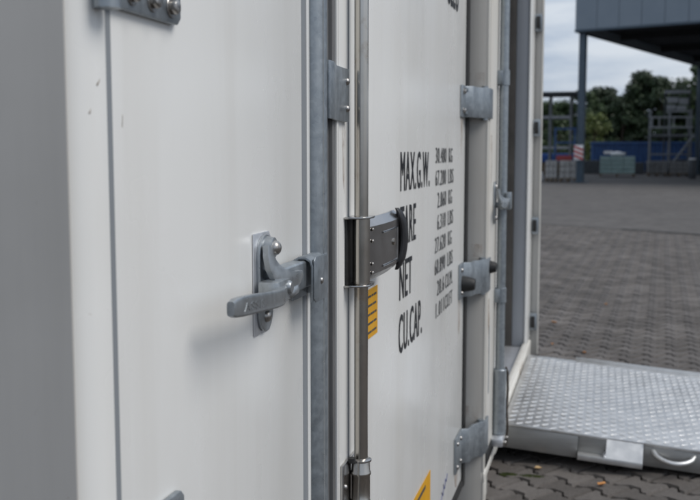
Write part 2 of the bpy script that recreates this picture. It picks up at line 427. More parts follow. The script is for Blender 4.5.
# near corner post: end face towards the camera greyed to carry its shade, white face on the door side, rounded edge
def rounded_rect_prism(x0, x1, y0, y1, r, z0, z1, n=8):
    poly = [(x0, y0), (x0, y1), (x1, y1)]
    for k in range(n + 1):
        a = math.pi / 2 * k / n
        poly.append((x1 - r + r * math.cos(a), y0 + r - r * math.sin(a)))
    return MB().prism(poly, 'z', z0, z1)
cpoly = [(-.10, .6215), (-.10, .660), (.001, .660)] + [(-.027 + .028 * math.cos(math.pi / 2 * k / 18), .6565 - .035 * math.sin(math.pi / 2 * k / 18)) for k in range(19)]
finish('corner_post', MB().prism(cpoly, 'z', ZB, ZT), 'white_paint', cont, smooth=True)
finish('end_wall', MB().box(-2.4, -.0085, .6190, .6213, ZB, ZT), 'shaded_white_paint', cont, .0011)
for (ya, za, yb, zb, wd) in [(.6400, 1.0790, .6455, 1.0870, .0007), (.6475, 1.0995, .6525, 1.1045, .0006), (.6850, 1.0700, .6858, 1.0785, .0006)]:
    xx = .0011 if ya > .656 else .001 - .028 * (1 - math.sqrt(max(0, 1 - ((.6565 - ya) / .035) ** 2))) + .0006
    finish('scuff_mark', MB().prism([(ya - wd, za), (ya + wd * .6, za - wd), (yb + wd * .5, zb - wd), (yb - wd * .3, zb + wd * 2)], 'x', xx - .001 if ya < .66 else -.0002, xx if ya < .66 else .0002), 'scuff', cont)
box('door_seam', 'seam_grey', cont, -.05, .0006, .6602, .6688, ZB, ZT, 0)
# body: roof, back wall, partition walls, underframe
box('roof', 'white_paint', cont, -2.4, .0, .604, 4.62, ZT + .002, ZT + .10, .01)
box('back_wall', 'white_paint', cont, -2.4, -2.33, .617, 4.62, ZB + .06, ZT, .002)
box('far_end_wall', 'white_paint', cont, -2.325, -.0, 4.55, 4.62, ZB + .06, ZT, .002)
box('underframe', 'shaded_post_paint', cont, -2.4, -.061, .617, 4.62, ZB, ZB + .055, .004)
# ---- narrow left door
ld = finish('narrow_door', MB().box(-.07, 0, .6690, 1.1490, .17, 2.48), 'white_paint', cont, .003)
ld['label'] = 'narrow white door panel with lever latch'
finish('edge_shade_strip', MB().prism([(-.04, 1.1495), (-.001, 1.1495), (.0006, 1.1520), (.0010, 1.1570), (.0006, 1.1610), (-.04, 1.1615)], 'z', .17, 2.48), 'seam_grey', ld, smooth=True)  # grey strip put in for the shade and reflection along the door edge
finish('edge_lip', MB().prism([(-.04, 1.1618), (.0020, 1.1618), (.0030, 1.1630), (.0030, 1.1700), (.0018, 1.1720), (-.04, 1.1720)], 'z', .17, 2.48), 'white_paint', ld, smooth=True)
def bolt(parent, c, r=.0062, h=.006, kind='hex', axis=(1, 0, 0)):
    b = MB()
    if kind == 'hex':
        b.tube([Vector(c) - Vector(axis) * .0015, Vector(c) + Vector(axis) * .0014], r * 1.45, 18)
        b.hexb(Vector(c) + Vector(axis) * .0012, axis, r, h)
    else: b.dome(c, axis, r, h)
    return finish('bolt', b, 'bolt_steel', parent, 0.0004 if kind == 'hex' else 0, smooth=True, seg=1)
def left_hinge(z0, z1, bz, e=0.0):
    hp = group_part('door_hinge', cont, (0, .72, z0))
    finish('hinge_plate', MB().prism([(.6595, z0), (.776 - e, z0), (.7825 - e, z0 + .006), (.7825 - e, z1 - .006), (.776 - e, z1), (.6595, z1)], 'x', .0008, .0068), 'galvanised', hp, .0012)
    for zz in bz:
        for yy in (.692 - e, .727 - e, .762 - e): bolt(hp, (.0068, yy, zz))
    finish('hinge_knuckle', MB().tube([(.010, .648, z0 - .004), (.010, .648, z1 + .004)], .010, 20), 'galvanised', hp, smooth=True)
left_hinge(1.158, 1.238, (1.171, 1.222))
left_hinge(.672, .754, (.690, .736), .010)
left_hinge(2.10, 2.18, (2.12, 2.16)); left_hinge(.24, .32, (.26, .30))
# ---- galvanised bar between the doors
bar = group_part('galvanised_bar', cont, (.005, 1.2, .13))
pb = [(-.05, 1.1785)] + [(-.003 + .0205 * math.sin(math.pi * k / 18), 1.1980 - .0195 * math.cos(math.pi * k / 18)) for k in range(19)] + [(-.05, 1.2175)]
finish('bar_profile', MB().prism(pb, 'z', .13, 2.5), 'galvanised', bar, smooth=True)
finish('bar_groove', MB().box(.0130, .0162, 1.1885, 1.1893, .13, 2.5), 'cast_steel', bar)
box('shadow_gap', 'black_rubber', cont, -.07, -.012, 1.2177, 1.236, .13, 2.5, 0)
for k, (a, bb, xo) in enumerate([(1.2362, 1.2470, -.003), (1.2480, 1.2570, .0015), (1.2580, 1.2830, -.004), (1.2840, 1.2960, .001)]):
    finish('gasket_strip', MB().box(-.05, xo, a, bb, .13, 2.5), ('black_rubber', 'seam_grey', 'grey_rubber', 'grey_rubber')[k], cont, .002)  # first strip coloured black to deepen the shadow in the gap
# strap plate from the bar to the door edge
def strap(z0, z1):
    sp = group_part('strap_hinge', cont, (.01, 1.27, z0))
    poly = [(.016, 1.206), (.019, 1.206), (.0195, 1.225), (.0120, 1.262), (.0075, 1.285), (.0068, 1.352), (.0008, 1.352), (.0008, 1.296), (.004, 1.272), (.0155, 1.226)]
    finish('strap_plate', MB().prism(poly, 'z', z0, z1), 'galvanised', sp, .0008)
    for zz in (z0 + .018, z1 - .018): bolt(sp, (.0068, 1.338, zz), .0052, .0045, 'dome')
strap(1.094, 1.168); strap(.30, .375); strap(1.85, 1.925)
# ---- main door
md = finish('main_door', MB().box(-.07, 0, 1.2970, 2.600, .150, 2.48), 'white_paint', cont, .004)
md['label'] = 'wide white door with black weight lettering'
box('door_line', 'seam_grey', md, -.001, .0007, 1.3690, 1.3735, .155, 2.475, 0)  # thin grey line down the main door
box('door_edge_trim', 'white_paint', md, -.001, .0035, 1.2975, 1.3080, .155, 2.475, .001)
finish('door_gasket', MB().prism([(-.06, 2.6005), (-.008, 2.6005), (.004, 2.606), (.006, 2.625), (.004, 2.648), (-.06, 2.648)], 'z', .128, 2.5), 'black_rubber', cont, smooth=True)
finish('bottom_gasket', MB().prism([(-.06, .128), (.004, .130), (.006, .137), (.002, .149), (-.06, .1495)], 'y', 1.30, 2.600), 'black_rubber', cont, smooth=True)
# lettering on the main door
big = [('MAX.G.W.', 1.746, 2.052, .980), ('TARE', 1.746, 1.898, .879), ('NET', 1.742, 1.860, .778), ('CU.CAP.', 1.738, 1.972, .677)]
for tx, a, b_, z in big: lettering('lettering', tx, 'ink_black', md, a, b_, z, .074, bold=.0)
small = [('30.480  KG', 2.131, 2.373), ('67.200  LBS', 2.131, 2.392), ('2.860  KG', 2.160, 2.373), ('6.310  LBS', 2.160, 2.392), ('27.620  KG', 2.131, 2.373), ('60.890  LBS', 2.131, 2.392), ('28.6 CU.M.', 2.165, 2.392), ('1.011 CU.FT', 2.150, 2.392)]
for k, (tx, a, b_) in enumerate(small):
    n1, n2 = tx.split(); l1 = len(n1) - .55 * n1.count('.'); l2 = len(n2) - .55 * n2.count('.'); gap = 1.5 if '  ' in tx else .7
    cut0 = a + (b_ - a) * l1 / (l1 + l2 + gap); cut1 = b_ - (b_ - a) * l2 / (l1 + l2 + gap)
    if n1 == '1.011':
        lettering('lettering', '1.', 'ink_grey', md, a, a + (cut0 - a) * .27, 1.027 - k * .0501, .036, bold=-.014); a += (cut0 - a) * .36; n1 = '011'
    lettering('lettering', n1, 'ink_grey', md, a, cut0, 1.027 - k * .0501, .036, bold=-.014)
    lettering('lettering', n2, 'ink_grey', md, cut1, b_, 1.027 - k * .0501, .036, bold=-.014)
lettering('lettering', 'CEEU', 'ink_black', md, 2.270, 2.447, 1.398, .10, bold=.006)
# stickers
lab = finish('warning_label', MB().prism([(1.455, .752), (1.560, .752), (1.560, .832), (1.455, .832)], 'x', .0004, .0011), 'yellow_vinyl', md)
for k in range(5):
    y_ = 1.492
    for wd in [(.020, .012, .018), (.030, .022), (.014, .026, .010), (.036, .018), (.024, .030)][k]:
        finish('label_print', MB().box(.0012, .0016, y_, y_ + wd, .8185 - k * .0146, .8220 - k * .0146), 'ink_grey', md); y_ += wd + .004
finish('yellow_sticker', MB().box(.0004, .0011, 1.800, 2.094, .205, .343), 'yellow_vinyl', md)
finish('sticker_print', MB().box(.0012, .0016, 1.900, 2.030, .322, .330), 'ink_grey', md)
bs = MB()
pts = [(2.255, .226), (2.268, .238), (2.262, .246), (2.280, .232), (2.292, .250), (2.285, .258), (2.305, .240), (2.318, .262), (2.330, .250), (2.345, .266)]
bs.tube([(.0006, a, z - .014) for a, z in pts], .0009, 6)
finish('blue_scribble', bs, 'ink_blue', md)
# ---- stainless lock rod and lever lock
RX, RY, RR = .0200, 1.370, .0102
lock = group_part('lock_rod', cont, (RX, RY, .2))
finish('rod', MB().tube([(RX, RY, .17), (RX, RY, 2.46)], RR, 28), 'stainless', lock, smooth=True)
def rod_guide(z0):
    g = group_part('rod_guide', cont, (.01, RY, z0))
    finish('guide_plate', MB().box(.0006, .0050, 1.325, 1.428, z0 - .075, z0 + .004), 'stainless_sheet', g, .001)
    prof = []
    finish('guide_sleeve', MB().tube([(RX, RY, z0 - .070), (RX, RY, z0 - .062), (RX, RY, z0 - .060), (RX, RY, z0 - .022), (RX, RY, z0 - .020), (RX, RY, z0 - .017), (RX, RY, z0 - .015), (RX, RY, z0 - .002), (RX, RY, z0)],
           [.0145, .0150, .0137, .0137, .0152, .0152, .0137, .0135, .0125], 28), 'stainless', g, smooth=True)
    finish('guide_collar', MB().tube([(RX, RY, z0), (RX, RY, z0 + .0025), (RX, RY, z0 + .0045)], [.0158, .0158, .0120], 28), 'stainless_sheet', g, smooth=True)
    for yy in (1.334, 1.418): bolt(g, (.0050, yy, z0 - .030), .0045, .004, 'dome')
    finish('rubber_bush', MB().tube([(.010, RY - .016, z0 + .001), (.010, RY - .016, z0 + .008)], .006, 12), 'black_rubber', g, smooth=True)
rod_guide(.593); rod_guide(1.80)
hz0, hz1 = .8560, .9580
ll = group_part('lever_lock', cont, (RX, RY, hz0))
# U-shaped bracket around the rod
brk = [(.0008, 1.3380), (.0270, 1.3380), (.0330, 1.3420), (.0345, 1.3480), (.0345, 1.3960), (.0322, 1.3960), (.0322, 1.3490), (.0310, 1.3440), (.0260, 1.3405), (.0008, 1.3405)]
finish('bracket_back', MB().box(.0007, .0035, 1.350, 1.412, hz0 + .003, hz1 - .003), 'black_rubber', ll, .0005)  # black plate stands in for the shadow beside the rod
finish('bracket_sleeve', MB().tube([(RX, RY, hz0 + .004), (RX, RY, hz1 - .004)], .0128, 28), 'stainless', ll, smooth=True)
for zz in (hz0, hz1 - .003):
    finish('bracket_flange', MB().prism([(.0007, 1.344), (.026, 1.348), (.0345, 1.357), (.0365, 1.380), (.033, 1.402), (.0007, 1.412)], 'z', zz, zz + .003), 'stainless_sheet', ll, .0007)
# lever plate: bent sheet running along the door, bowed out at the far end
def lever_pt(t):  # t 0..1 along
    y = 1.378 + .165 * t
    x = .0305 + .004 * math.sin(t * 2.2) + .010 * t * t
    return x, y
N = 14; b = MB(); rings = []
for k in range(N + 1):
    t = k / N; x, y = lever_pt(t)
    zlo = hz0 + .003 + .006 * t; zhi = hz1 - .004 + .004 * t
    bulge = .006 * math.sin(min(1, t * 1.1) * math.pi) ** .7 if t > 0 else 0
    ring = []
    for q in range(9):
        s_ = q / 8; z = zlo + (zhi - zlo) * s_
        edge = min(s_, 1 - s_) / .14; roll = 0 if edge >= 1 else (1 - math.sqrt(max(0, 1 - (1 - edge) ** 2)))
        ring.append(Vector((x + bulge - roll * .012, y, z)))
    ring += [Vector((p.x - .003, p.y, p.z)) for p in reversed(ring)]
    rings.append(ring)
b.ring(rings); lever = finish('lever_plate', b, 'stainless_sheet', ll, smooth=True)
# raised frame pressed in the plate
def lev(t, s_, off):
    x, y = lever_pt(t); zlo = hz0 + .003 + .006 * t; zhi = hz1 - .004 + .004 * t
    bulge = .006 * math.sin(min(1, t * 1.1) * math.pi) ** .7 if t > 0 else 0
    return Vector((x + bulge + off, y, zlo + (zhi - zlo) * s_))
for path in ([lev(.30 + .5 * k / 10, .74, .0004) for k in range(11)], [lev(.30 + .5 * k / 10, .20, .0004) for k in range(11)],
             [lev(.80 , .20 + .54 * k / 6, .0004) for k in range(7)]):
    finish('pressed_rib', MB().tube(path, .0016, 8), 'stainless_sheet', ll, smooth=True)
finish('keyhole_cover', MB().tube([lev(.66, .52, -.001), lev(.66, .52, .0022)], .0055, 16), 'stainless', ll, smooth=True)
for zz in (hz0 + .018, hz0 + .031, hz1 - .037, hz1 - .020): bolt(ll, (.0338, 1.386, zz), .0026, .0018, 'dome')
# black grip at the end
b = MB(); rings = []
for k in range(17):
    s_ = k / 16; z = hz0 + .006 + (hz1 - hz0 - .002) * s_
    e = math.sin(s_ * math.pi); cx = .0385 + .009 * e ** .6; cy = 1.533 + .014 * e ** .7
    th = .0105 * (.42 + .58 * min(1, e * 1.9) ** .5)
    rings.append([Vector((cx + th * .62 * math.cos(a), cy + th * 1.35 * math.sin(a), z)) for a in [2 * math.pi * i / 14 for i in range(14)]])
b.ring(rings); finish('grip', b, 'black_plastic', ll, smooth=True)
# ---- lever latch on the narrow door
la = group_part('lever_latch', cont, (0, .99, .857))
def capsule(y0, y1, z0, z1, n=8):
    r = (y1 - y0) / 2; cy = (y0 + y1) / 2
    return [(cy + r * math.cos(math.pi * k / n), z1 - r + r * math.sin(math.pi * k / n)) for k in range(n + 1)] + [(cy - r * math.cos(math.pi * k / n), z0 + r - r * math.sin(math.pi * k / n)) for k in range(n + 1)]
finish('back_plate', MB().prism([(.968, .853), (1.016, .853), (1.023, .860), (1.023, .957), (1.016, .964), (.968, .964)], 'x', .0004, .0022), 'zinc_light', la, .0006)
finish('base_plate', MB().prism(capsule(.9755, 1.017, .855, .962), 'x', .0022, .0065), 'cast_steel', la, .001)
bolt(la, (.0150, .9985, .9470), .0085, .0075, 'dome')
bolt(la, (.0065, .9950, .8720), .0070, .0055, 'dome')
finish('bolt_boss', MB().tube([(.006, .9985, .9470), (.0145, .9985, .9470), (.0152, .9985, .9470)], [.0130, .0115, .0100], 20), 'cast_steel', la, smooth=True)
# curved cam plate from the upper boss down to the bar
def ribbon(path, hw, th, mat, name, parent, n_up=None):
    b = MB(); rings = []
    for k, (p, h) in enumerate(zip(path, hw)):
        p = Vector(p); q0 = Vector(path[max(k - 1, 0)]); q1 = Vector(path[min(k + 1, len(path) - 1)])
        d = (q1 - q0).normalized(); nrm = Vector((1, 0, 0)) if n_up is None else n_up
        nrm = (nrm - d * nrm.dot(d)).normalized(); sd = d.cross(nrm)
        rings.append([p + sd * h + nrm * th, p + sd * (h * .7) + nrm * (th * 1.35), p - sd * (h * .7) + nrm * (th * 1.35), p - sd * h + nrm * th, p - sd * h - nrm * th, p + sd * h - nrm * th])
    b.ring(rings); return finish(name, b, mat, parent, smooth=True)
cam_path = [(.0120, .9850, .9500), (.0135, .9830, .9400), (.0155, .9840, .9300), (.0185, .9890, .9210), (.0220, .9990, .9140), (.0250, 1.0130, .9100), (.0265, 1.0280, .9085), (.0270, 1.0420, .9100), (.0265, 1.0520, .9130)]
ribbon(cam_path, [.0085, .0105, .0110, .0110, .0110, .0105, .0095, .0075, .0040], .003, 'cast_steel', 'cam_plate', la)
finish('cam_hook', MB().tube([(.022, 1.000, .8985), (.027, 1.012, .8960), (.0285, 1.026, .8975), (.0275, 1.036, .9010)], [.0055, .0065, .0055, .0030], 12), 'cast_steel', la, smooth=True)
finish('pivot_pin', MB().tube([(.004, 1.004, .9035), (.030, 1.004, .9035), (.033, 1.004, .9035)], [.0080, .0080, .0060], 18), 'cast_steel', la, smooth=True)
# sliding bar that reaches into the keeper
b = MB().prism([(.0040, .8900), (.0195, .8900), (.0215, .8920), (.0215, .9210), (.0195, .9230), (.0040, .9230)], 'y', 1.000, 1.172)
finish('latch_arm', b, 'galvanised', la, .0008)
# lever handle: flat paddle towards the camera
b = MB(); rings = []
hp = [(.0190, 1.006, .8990, .0085, .0050), (.0270, .985, .8990, .0090, .0060), (.0350, .955, .9000, .0092, .0058), (.0385, .930, .9015, .0092, .0050), (.0405, .895, .9045, .0094, .0046), (.0418, .855, .9080, .0096, .0044), (.0425, .822, .9105, .0096, .0042), (.0425, .806, .9115, .0088, .0040), (.0420, .799, .9118, .0066, .0032)]
for x, y, z, hh, th in hp:
    ring = []
    for a in range(16):
        t = 2 * math.pi * a / 16; cx, cz = math.cos(t), math.sin(t)
        ring.append(Vector((x + th * math.copysign(abs(cx) ** .45, cx), y + .3 * th * math.copysign(abs(cx) ** .45, cx), z + hh * math.copysign(abs(cz) ** .45, cz))))
    rings.append(ring)
b.ring(rings); finish('lever_handle', b, 'cast_steel', la, smooth=True)
def hfn(a, h, n):  # raised letters on the paddle face: a runs from the tip towards the pivot
    t = (a - .812) / (.930 - .812); x = .0427 + (.0386 - .0427) * max(0, t) ** 1.5
    return (x + .0042 + n, a, h - .0090 * t)
lettering('raised_lettering', 'ASSISTES', 'cast_steel', la, .822, .922, .9068, .0080, x=-.0004, thick=.0009, bold=.004, fn=hfn)
finish('handle_neck', MB().box(.0060, .0300, .966, 1.012, .8900, .9140), 'cast_steel', la, .004)
# keeper: strap bent over the bar end
kp = [(.0025, .874), (.0025, .916), (.0055, .9235), (.0120, .9272), (.0215, .9272), (.0280, .9235), (.0305, .9165), (.0305, .8740), (.0275, .8740), (.0275, .9155), (.0255, .9210), (.0205, .9240), (.0130, .9240), (.0080, .9210), (.0055, .9155), (.0055, .874)]
keep = group_part('latch_keeper', cont, (.015, 1.12, .87))
finish('keeper_strap', MB().prism(kp, 'y', 1.092, 1.148), 'galvanised', keep, .0007)
finish('keeper_face', MB().prism([(1.092, .923), (1.092, .878), (1.097, .8725), (1.144, .8725), (1.150, .878), (1.150, .923), (1.145, .9275), (1.097, .9275)], 'x', .0306, .0325), 'galvanised', keep, .0008)
finish('keeper_foot', MB().box(.0008, .0140, 1.1485, 1.186, .876, .918), 'galvanised', keep, .001)
bolt(keep, (.0325, 1.120, .8965), .0042, .0028, 'dome')
# ---- right-hand hinges between main door and post
def right_hinge(z0, z1, kind):
    h = group_part('door_hinge', cont, (.02, 2.6, z0))
    y0 = 2.500 if kind != 'low' else 2.455
    poly = [(.0006, y0), (.0065, y0), (.0065, 2.556), (.0230, 2.566), (.0260, 2.572), (.0300, 2.606), (.0330, 2.612), (.0560, 2.650), (.0605, 2.664), (.0605, 2.715), (.0545, 2.715), (.0545, 2.672), (.0520, 2.662), (.0290, 2.622), (.0240, 2.614), (.0200, 2.578), (.0160, 2.572), (.0006, 2.566)]
    finish('hinge_leaf', MB().prism(poly, 'z', z0, z1), 'galvanised', h, .0010)
    finish('hinge_pin', MB().tube([(.045, 2.652, z0 - .005), (.045, 2.652, z1 + .005)], .009, 18), 'galvanised', h, smooth=True)
    n = [(y0 + .018, z0 + .016), (y0 + .018, z1 - .016)]
    if kind == 'low': n += [(y0 + .075, z0 + .016), (y0 + .075, z1 - .016)]
    for yy, zz in n: bolt(h, (.0065, yy, zz), .0060, .006, 'dome' if kind != 'top' else 'hex')
    if kind == 'top':
        for zz in (z0 + .010, z1 - .010): finish('hinge_rib', MB().box(.006, .013, y0 + .03, 2.590, zz - .004, zz + .004), 'galvanised', h, .001)
    if kind == 'bumper':
        finish('rubber_bumper', MB().tube([(.006, 2.535, (z0 + z1) / 2 - .008), (.014, 2.535, (z0 + z1) / 2 - .008), (.034, 2.535, (z0 + z1) / 2 - .008), (.040, 2.535, (z0 + z1) / 2 - .008)], [.022, .021, .017, .014], 20), 'black_rubber', h, smooth=True)
        finish('rubber_bumper', MB().tube([(.060, 2.695, (z0 + z1) / 2 + .020), (.066, 2.695, (z0 + z1) / 2 + .020), (.078, 2.695, (z0 + z1) / 2 + .020)], [.018, .017, .013], 20), 'black_rubber', h, smooth=True)
right_hinge(1.143, 1.224, 'top'); right_hinge(.668, .760, 'bumper'); right_hinge(.212, .306, 'low'); right_hinge(1.64, 1.72, 'top')
# ---- post between the doors and the doorway
finish('door_post', MB().prism([(-.07, 2.6485), (-.07, 3.05), (.030, 3.05), (.030, 2.7805), (.0505, 2.7800), (.0520, 2.7780), (.0520, 2.6670), (.0505, 2.6650), (.0, 2.6485)], 'z', GZ + .003, ZT), 'shaded_post_paint', cont, smooth=True)
finish('post_lip', MB().box(.0485, .0545, 2.6640, 2.6800, GZ + .002, ZT), 'cream_paint', cont, .0022)
finish('post_cover', MB().box(.0305, .0545, 2.7000, 2.925, ZB, ZT), 'cream_paint', cont, .003)
finish('post_slot', MB().prism(capsule(2.742, 2.760, .36, .56), 'x', .0540, .0552), 'seam_grey', cont)
finish('jamb_strip', MB().box(.0, .0520, 2.9285, 3.000, ZB, ZT), 'white_paint', cont, .003)
finish('jamb_gasket', MB().box(.0, .046, 3.001, 3.020, ZB + .06, ZT), 'black_rubber', cont, .003)
# galvanised rod beside the doorway, clamps, foot sleeve, small latch
gr = group_part('door_bar', cont, (.075, 2.9, .2))
GX, GY = .0725, 2.890
finish('bar_tube', MB().tube([(GX, GY, .185), (GX, GY, 2.45)], .0135, 24), 'galvanised', gr, smooth=True)
for zc in (1.268, .628, 1.9):
    finish('bar_clamp', MB().tube([(GX, GY, zc - .022), (GX, GY, zc - .021), (GX, GY, zc + .021), (GX, GY, zc + .022)], [.0150, .0165, .0165, .0150], 24), 'galvanised', gr, smooth=True)
    finish('clamp_ear', MB().box(.0535, .072, GY - .026, GY + .026, zc - .020, zc + .020), 'galvanised', gr, .002)
finish('foot_sleeve', MB().tube([(GX, GY, .205), (GX, GY, .207), (GX, GY, .402), (GX, GY, .404)], [.0185, .0205, .0205, .0185], 24), 'galvanised', gr, smooth=True)
finish('foot_bracket', MB().box(.0545, .090, GY - .055, GY + .03, .178, .204), 'zinc_light', gr, .004)
for yy in (-.04, .012): bolt(gr, (.090, GY + yy, .190), .007, .008, 'hex')
# rusty seal cable beside the sleeve
cable = [(.090, 2.900, .408), (.095, 2.905, .39), (.0965, 2.906, .34), (.094, 2.905, .28), (.097, 2.906, .22), (.094, 2.903, .165)]
finish('seal_cable', MB().tube(cable, .0035, 8), 'bark', gr, smooth=True)
sl_ = group_part('small_latch', cont, (.06, 2.85, .96))
finish('latch_plate', MB().prism(capsule(2.800, 2.840, .845, .968), 'x', .0548, .0600), 'cast_steel', sl_, .001)
for zz in (.952, .862): bolt(sl_, (.060, 2.82, zz), .008, .007, 'dome')
ribbon([(.066, 2.815, .945), (.070, 2.818, .925), (.078, 2.830, .910), (.088, 2.850, .905), (.094, 2.872, .912)], [.010, .013, .013, .012, .009], .004, 'cast_steel', 'latch_cam', sl_)
finish('latch_lever', MB().tube([(.066, 2.82, .900), (.082, 2.80, .898), (.092, 2.77, .902), (.094, 2.735, .905)], [.009, .010, .010, .008], 12), 'cast_steel', sl_, smooth=True)
finish('latch_keeper_cap', MB().box(.085, .100, 2.862, 2.905, .885, .935), 'galvanised', sl_, .003)
# ---- doorway: sill, far jamb, room
finish('bottom_rail', MB().prism([(-.06, .125), (.056, .125), (.060, .130), (.060, .205), (.052, .212), (-.06, .212)], 'y', 2.9290, 4.62), 'cream_paint', cont, .001)
finish('bottom_rail', MB().prism([(-.06, .127), (.0565, .127), (.0565, .150), (.0500, .1555), (-.06, .1555)], 'y', 2.664, 2.9280), 'cream_paint', cont, .001)
finish('rail_gasket', MB().box(.0505, .0575, 2.702, 2.905, .157, .200), 'black_rubber', cont, .002)
finish('sill_plate', MB().box(-.30, .040, 3.021, 4.160, .213, .222), 'zinc_light', cont, .001)
finish('sill_lip', MB().box(.0415, .0580, 3.021, 4.160, .2125, .236), 'cream_paint', cont, .002)
finish('floor_panel', MB().box(-2.32, -.301, 2.66, 4.545, .19, .2205), 'interior_panel', cont)
finish('partition_wall', MB().box(-2.32, -.071, 2.955, 3.049, .222, ZT), 'interior_panel', cont)
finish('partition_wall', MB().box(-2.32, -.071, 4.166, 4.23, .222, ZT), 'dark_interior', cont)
finish('ceiling_panel', MB().box(-2.32, -.071, 3.05, 4.165, ZT - .06, ZT - .001), 'interior_panel', cont)
finish('door_head', MB().box(-.07, .050, 3.021, 4.164, 2.30, ZT), 'cream_paint', cont, .004)
finish('far_jamb', MB().box(-.006, .0470, 4.1655, 4.395, ZB + .09, ZT), 'shaded_jamb_paint', cont, .004)
finish('jamb_inner', MB().box(-.070, -.0065, 4.160, 4.395, ZB + .09, ZT), 'dark_interior', cont, .003)  # dark inner part of the far jamb
finish('jamb_lip', MB().box(.0473, .0540, 4.1600, 4.395, ZB + .09, ZT), 'white_paint', cont, .002)
# outer hinge post of the opened door, hinge blocks on it
od = finish('hinge_post', MB().box(.0545, .0900, 4.400, 4.462, .140, 2.40), 'shaded_post_paint', cont, .003)
finish('post_edge', MB().box(.0862, .0912, 4.3975, 4.412, .142, 2.398), 'cream_paint', od, .001)
for zz in (2.06, 1.615, 1.160, .728, .295):
    finish('hinge_block', MB().box(.0545, .0850, 4.372, 4.3970, zz - .038, zz + .038), 'galvanised', od, .003)
    finish('hinge_shim', MB().box(.0600, .0780, 4.364, 4.3718, zz - .026, zz + .026), 'black_rubber', od, .001)
finish('far_wall', MB().box(-.06, .0, 4.396, 4.549, ZB + .09, ZT), 'white_paint', cont, .003)
finish('far_corner_post', MB().box(.0005, .05, 4.4655, 4.62, .214, ZT), 'cream_paint', cont, .006)
for yy in (.60, 4.48):
    finish('corner_casting', MB().box(-.15, -.02, yy + .02, yy + .12, GZ + .001, ZB - .001), 'shaded_post_paint', cont, .01)
    finish('corner_casting', MB().box(-2.38, -2.25, yy + .02, yy + .12, GZ + .001, ZB - .001), 'shaded_post_paint', cont, .01)
finish('support_block', MB().box(.028, .056, 2.688, 2.716, GZ + .002, .1265), 'cream_paint', cont, .003)

rs = NM('rust_wash'); nzv = rs.noise(55, 5, .65, (1, 1, .22)); nz2 = rs.noise(14, 3, .6)
rs.color(rs.ramp(nzv, [(0.3, (0.16, 0.075, 0.03)), (0.7, (0.30, 0.17, 0.085))])).rough(.8)
rs.link(rs.math('MULTIPLY', rs.ramp(nzv, [(0.42, 0.0), (0.72, .55)]), rs.ramp(nz2, [(0.38, 0.1), (0.62, 1.0)])), rs.b.inputs['Alpha']); M['rust_wash'] = rs.m
def stain(x, y, z, wy, hz_):
    o = finish('rust_stain', MB().prism([(y - wy * .5, z), (y + wy * .5, z), (y + wy * .42, z - hz_ * .5), (y + wy * .12, z - hz_), (y - wy * .2, z - hz_ * .85), (y - wy * .45, z - hz_ * .4)], 'x', x, x + .0002), 'rust_wash', cont)
for a in [(.0003, 1.345, 1.092, .02, .10), (.0004, 1.335, .515, .03, .12), (.0004, 1.42, .515, .022, .10), (.0003, 2.53, 1.142, .05, .10), (.0003, 2.52, .667, .05, .12), (.0003, 2.50, .211, .06, .05),
          (.0549, 2.74, 1.10, .05, .16), (.0549, 2.74, .64, .05, .18), (.0525, 2.96, 1.24, .04, .2), (.0525, 2.96, .60, .04, .2), (.0601, 3.2, .205, .3, .07), (.0601, 3.9, .205, .2, .06)]: stain(*a)
# grime ledges on the post above and below the hinges
for zz in (1.231, .767, .313): finish('rust_stain', MB().box(.001, .044, 2.6468, 2.6480, zz, zz + .035), 'rust_wash', cont)

# ================================================================== RAMP
RX0, RY0, RZ0, SL, RW, RL = .066, 3.085, .184, R(4.5), 1.105, .80
def rp(u, v, w): return Vector((RX0 + u * math.cos(SL) + w * math.sin(SL), RY0 + v, RZ0 - u * math.sin(SL) + w * math.cos(SL)))
ramp = thing('loading_ramp', 'sloping aluminium tread plate ramp with side handle at the open doorway', 'ramp', (.6, 3.6, GZ))
def rbox(u0, u1, v0, v1, w0, w1):
    vs = [rp(u, v, q) for u in (u0, u1) for v in (v0, v1) for q in (w0, w1)]
    return MB().add(vs, [(0, 1, 3, 2), (4, 6, 7, 5), (0, 4, 5, 1), (2, 3, 7, 6), (0, 2, 6, 4), (1, 5, 7, 3)])
rplate = finish('tread_plate', rbox(0, RL, .003, RW - .004, -.006, 0), 'aluminium_tread', ramp, .001)
b = MB(); G = .0270
rg = random.Random(5)
for i in range(int(RL / G) - 1):
    for j in range(int(RW / G) - 1):
        cu, cv = (i + .9) * G, (j + .85) * G
        sg_ = 1 if (i + j) % 2 else -1
        L, hw, hh = .0165, .0056, .0023 * rg.uniform(.7, 1.1)
        du, dv = .7071, .7071 * sg_          # lug axis
        su, sv = -.7071 * sg_, .7071         # across
        P = [rp(cu - du * L, cv - dv * L, 0), rp(cu - du * L * .4 + su * hw, cv - dv * L * .4 + sv * hw, 0), rp(cu + du * L * .4 + su * hw, cv + dv * L * .4 + sv * hw, 0), rp(cu + du * L, cv + dv * L, 0),
             rp(cu + du * L * .4 - su * hw, cv + dv * L * .4 - sv * hw, 0), rp(cu - du * L * .4 - su * hw, cv - dv * L * .4 - sv * hw, 0), rp(cu - du * L * .55, cv - dv * L * .55, hh), rp(cu + du * L * .55, cv + dv * L * .55, hh)]
        b.add(P, [(0, 1, 6), (1, 2, 7, 6), (2, 3, 7), (3, 4, 7), (4, 5, 6, 7), (5, 0, 6)])
o = finish('tread_lugs', b, 'aluminium_lug', ramp); o['kind'] = 'stuff'
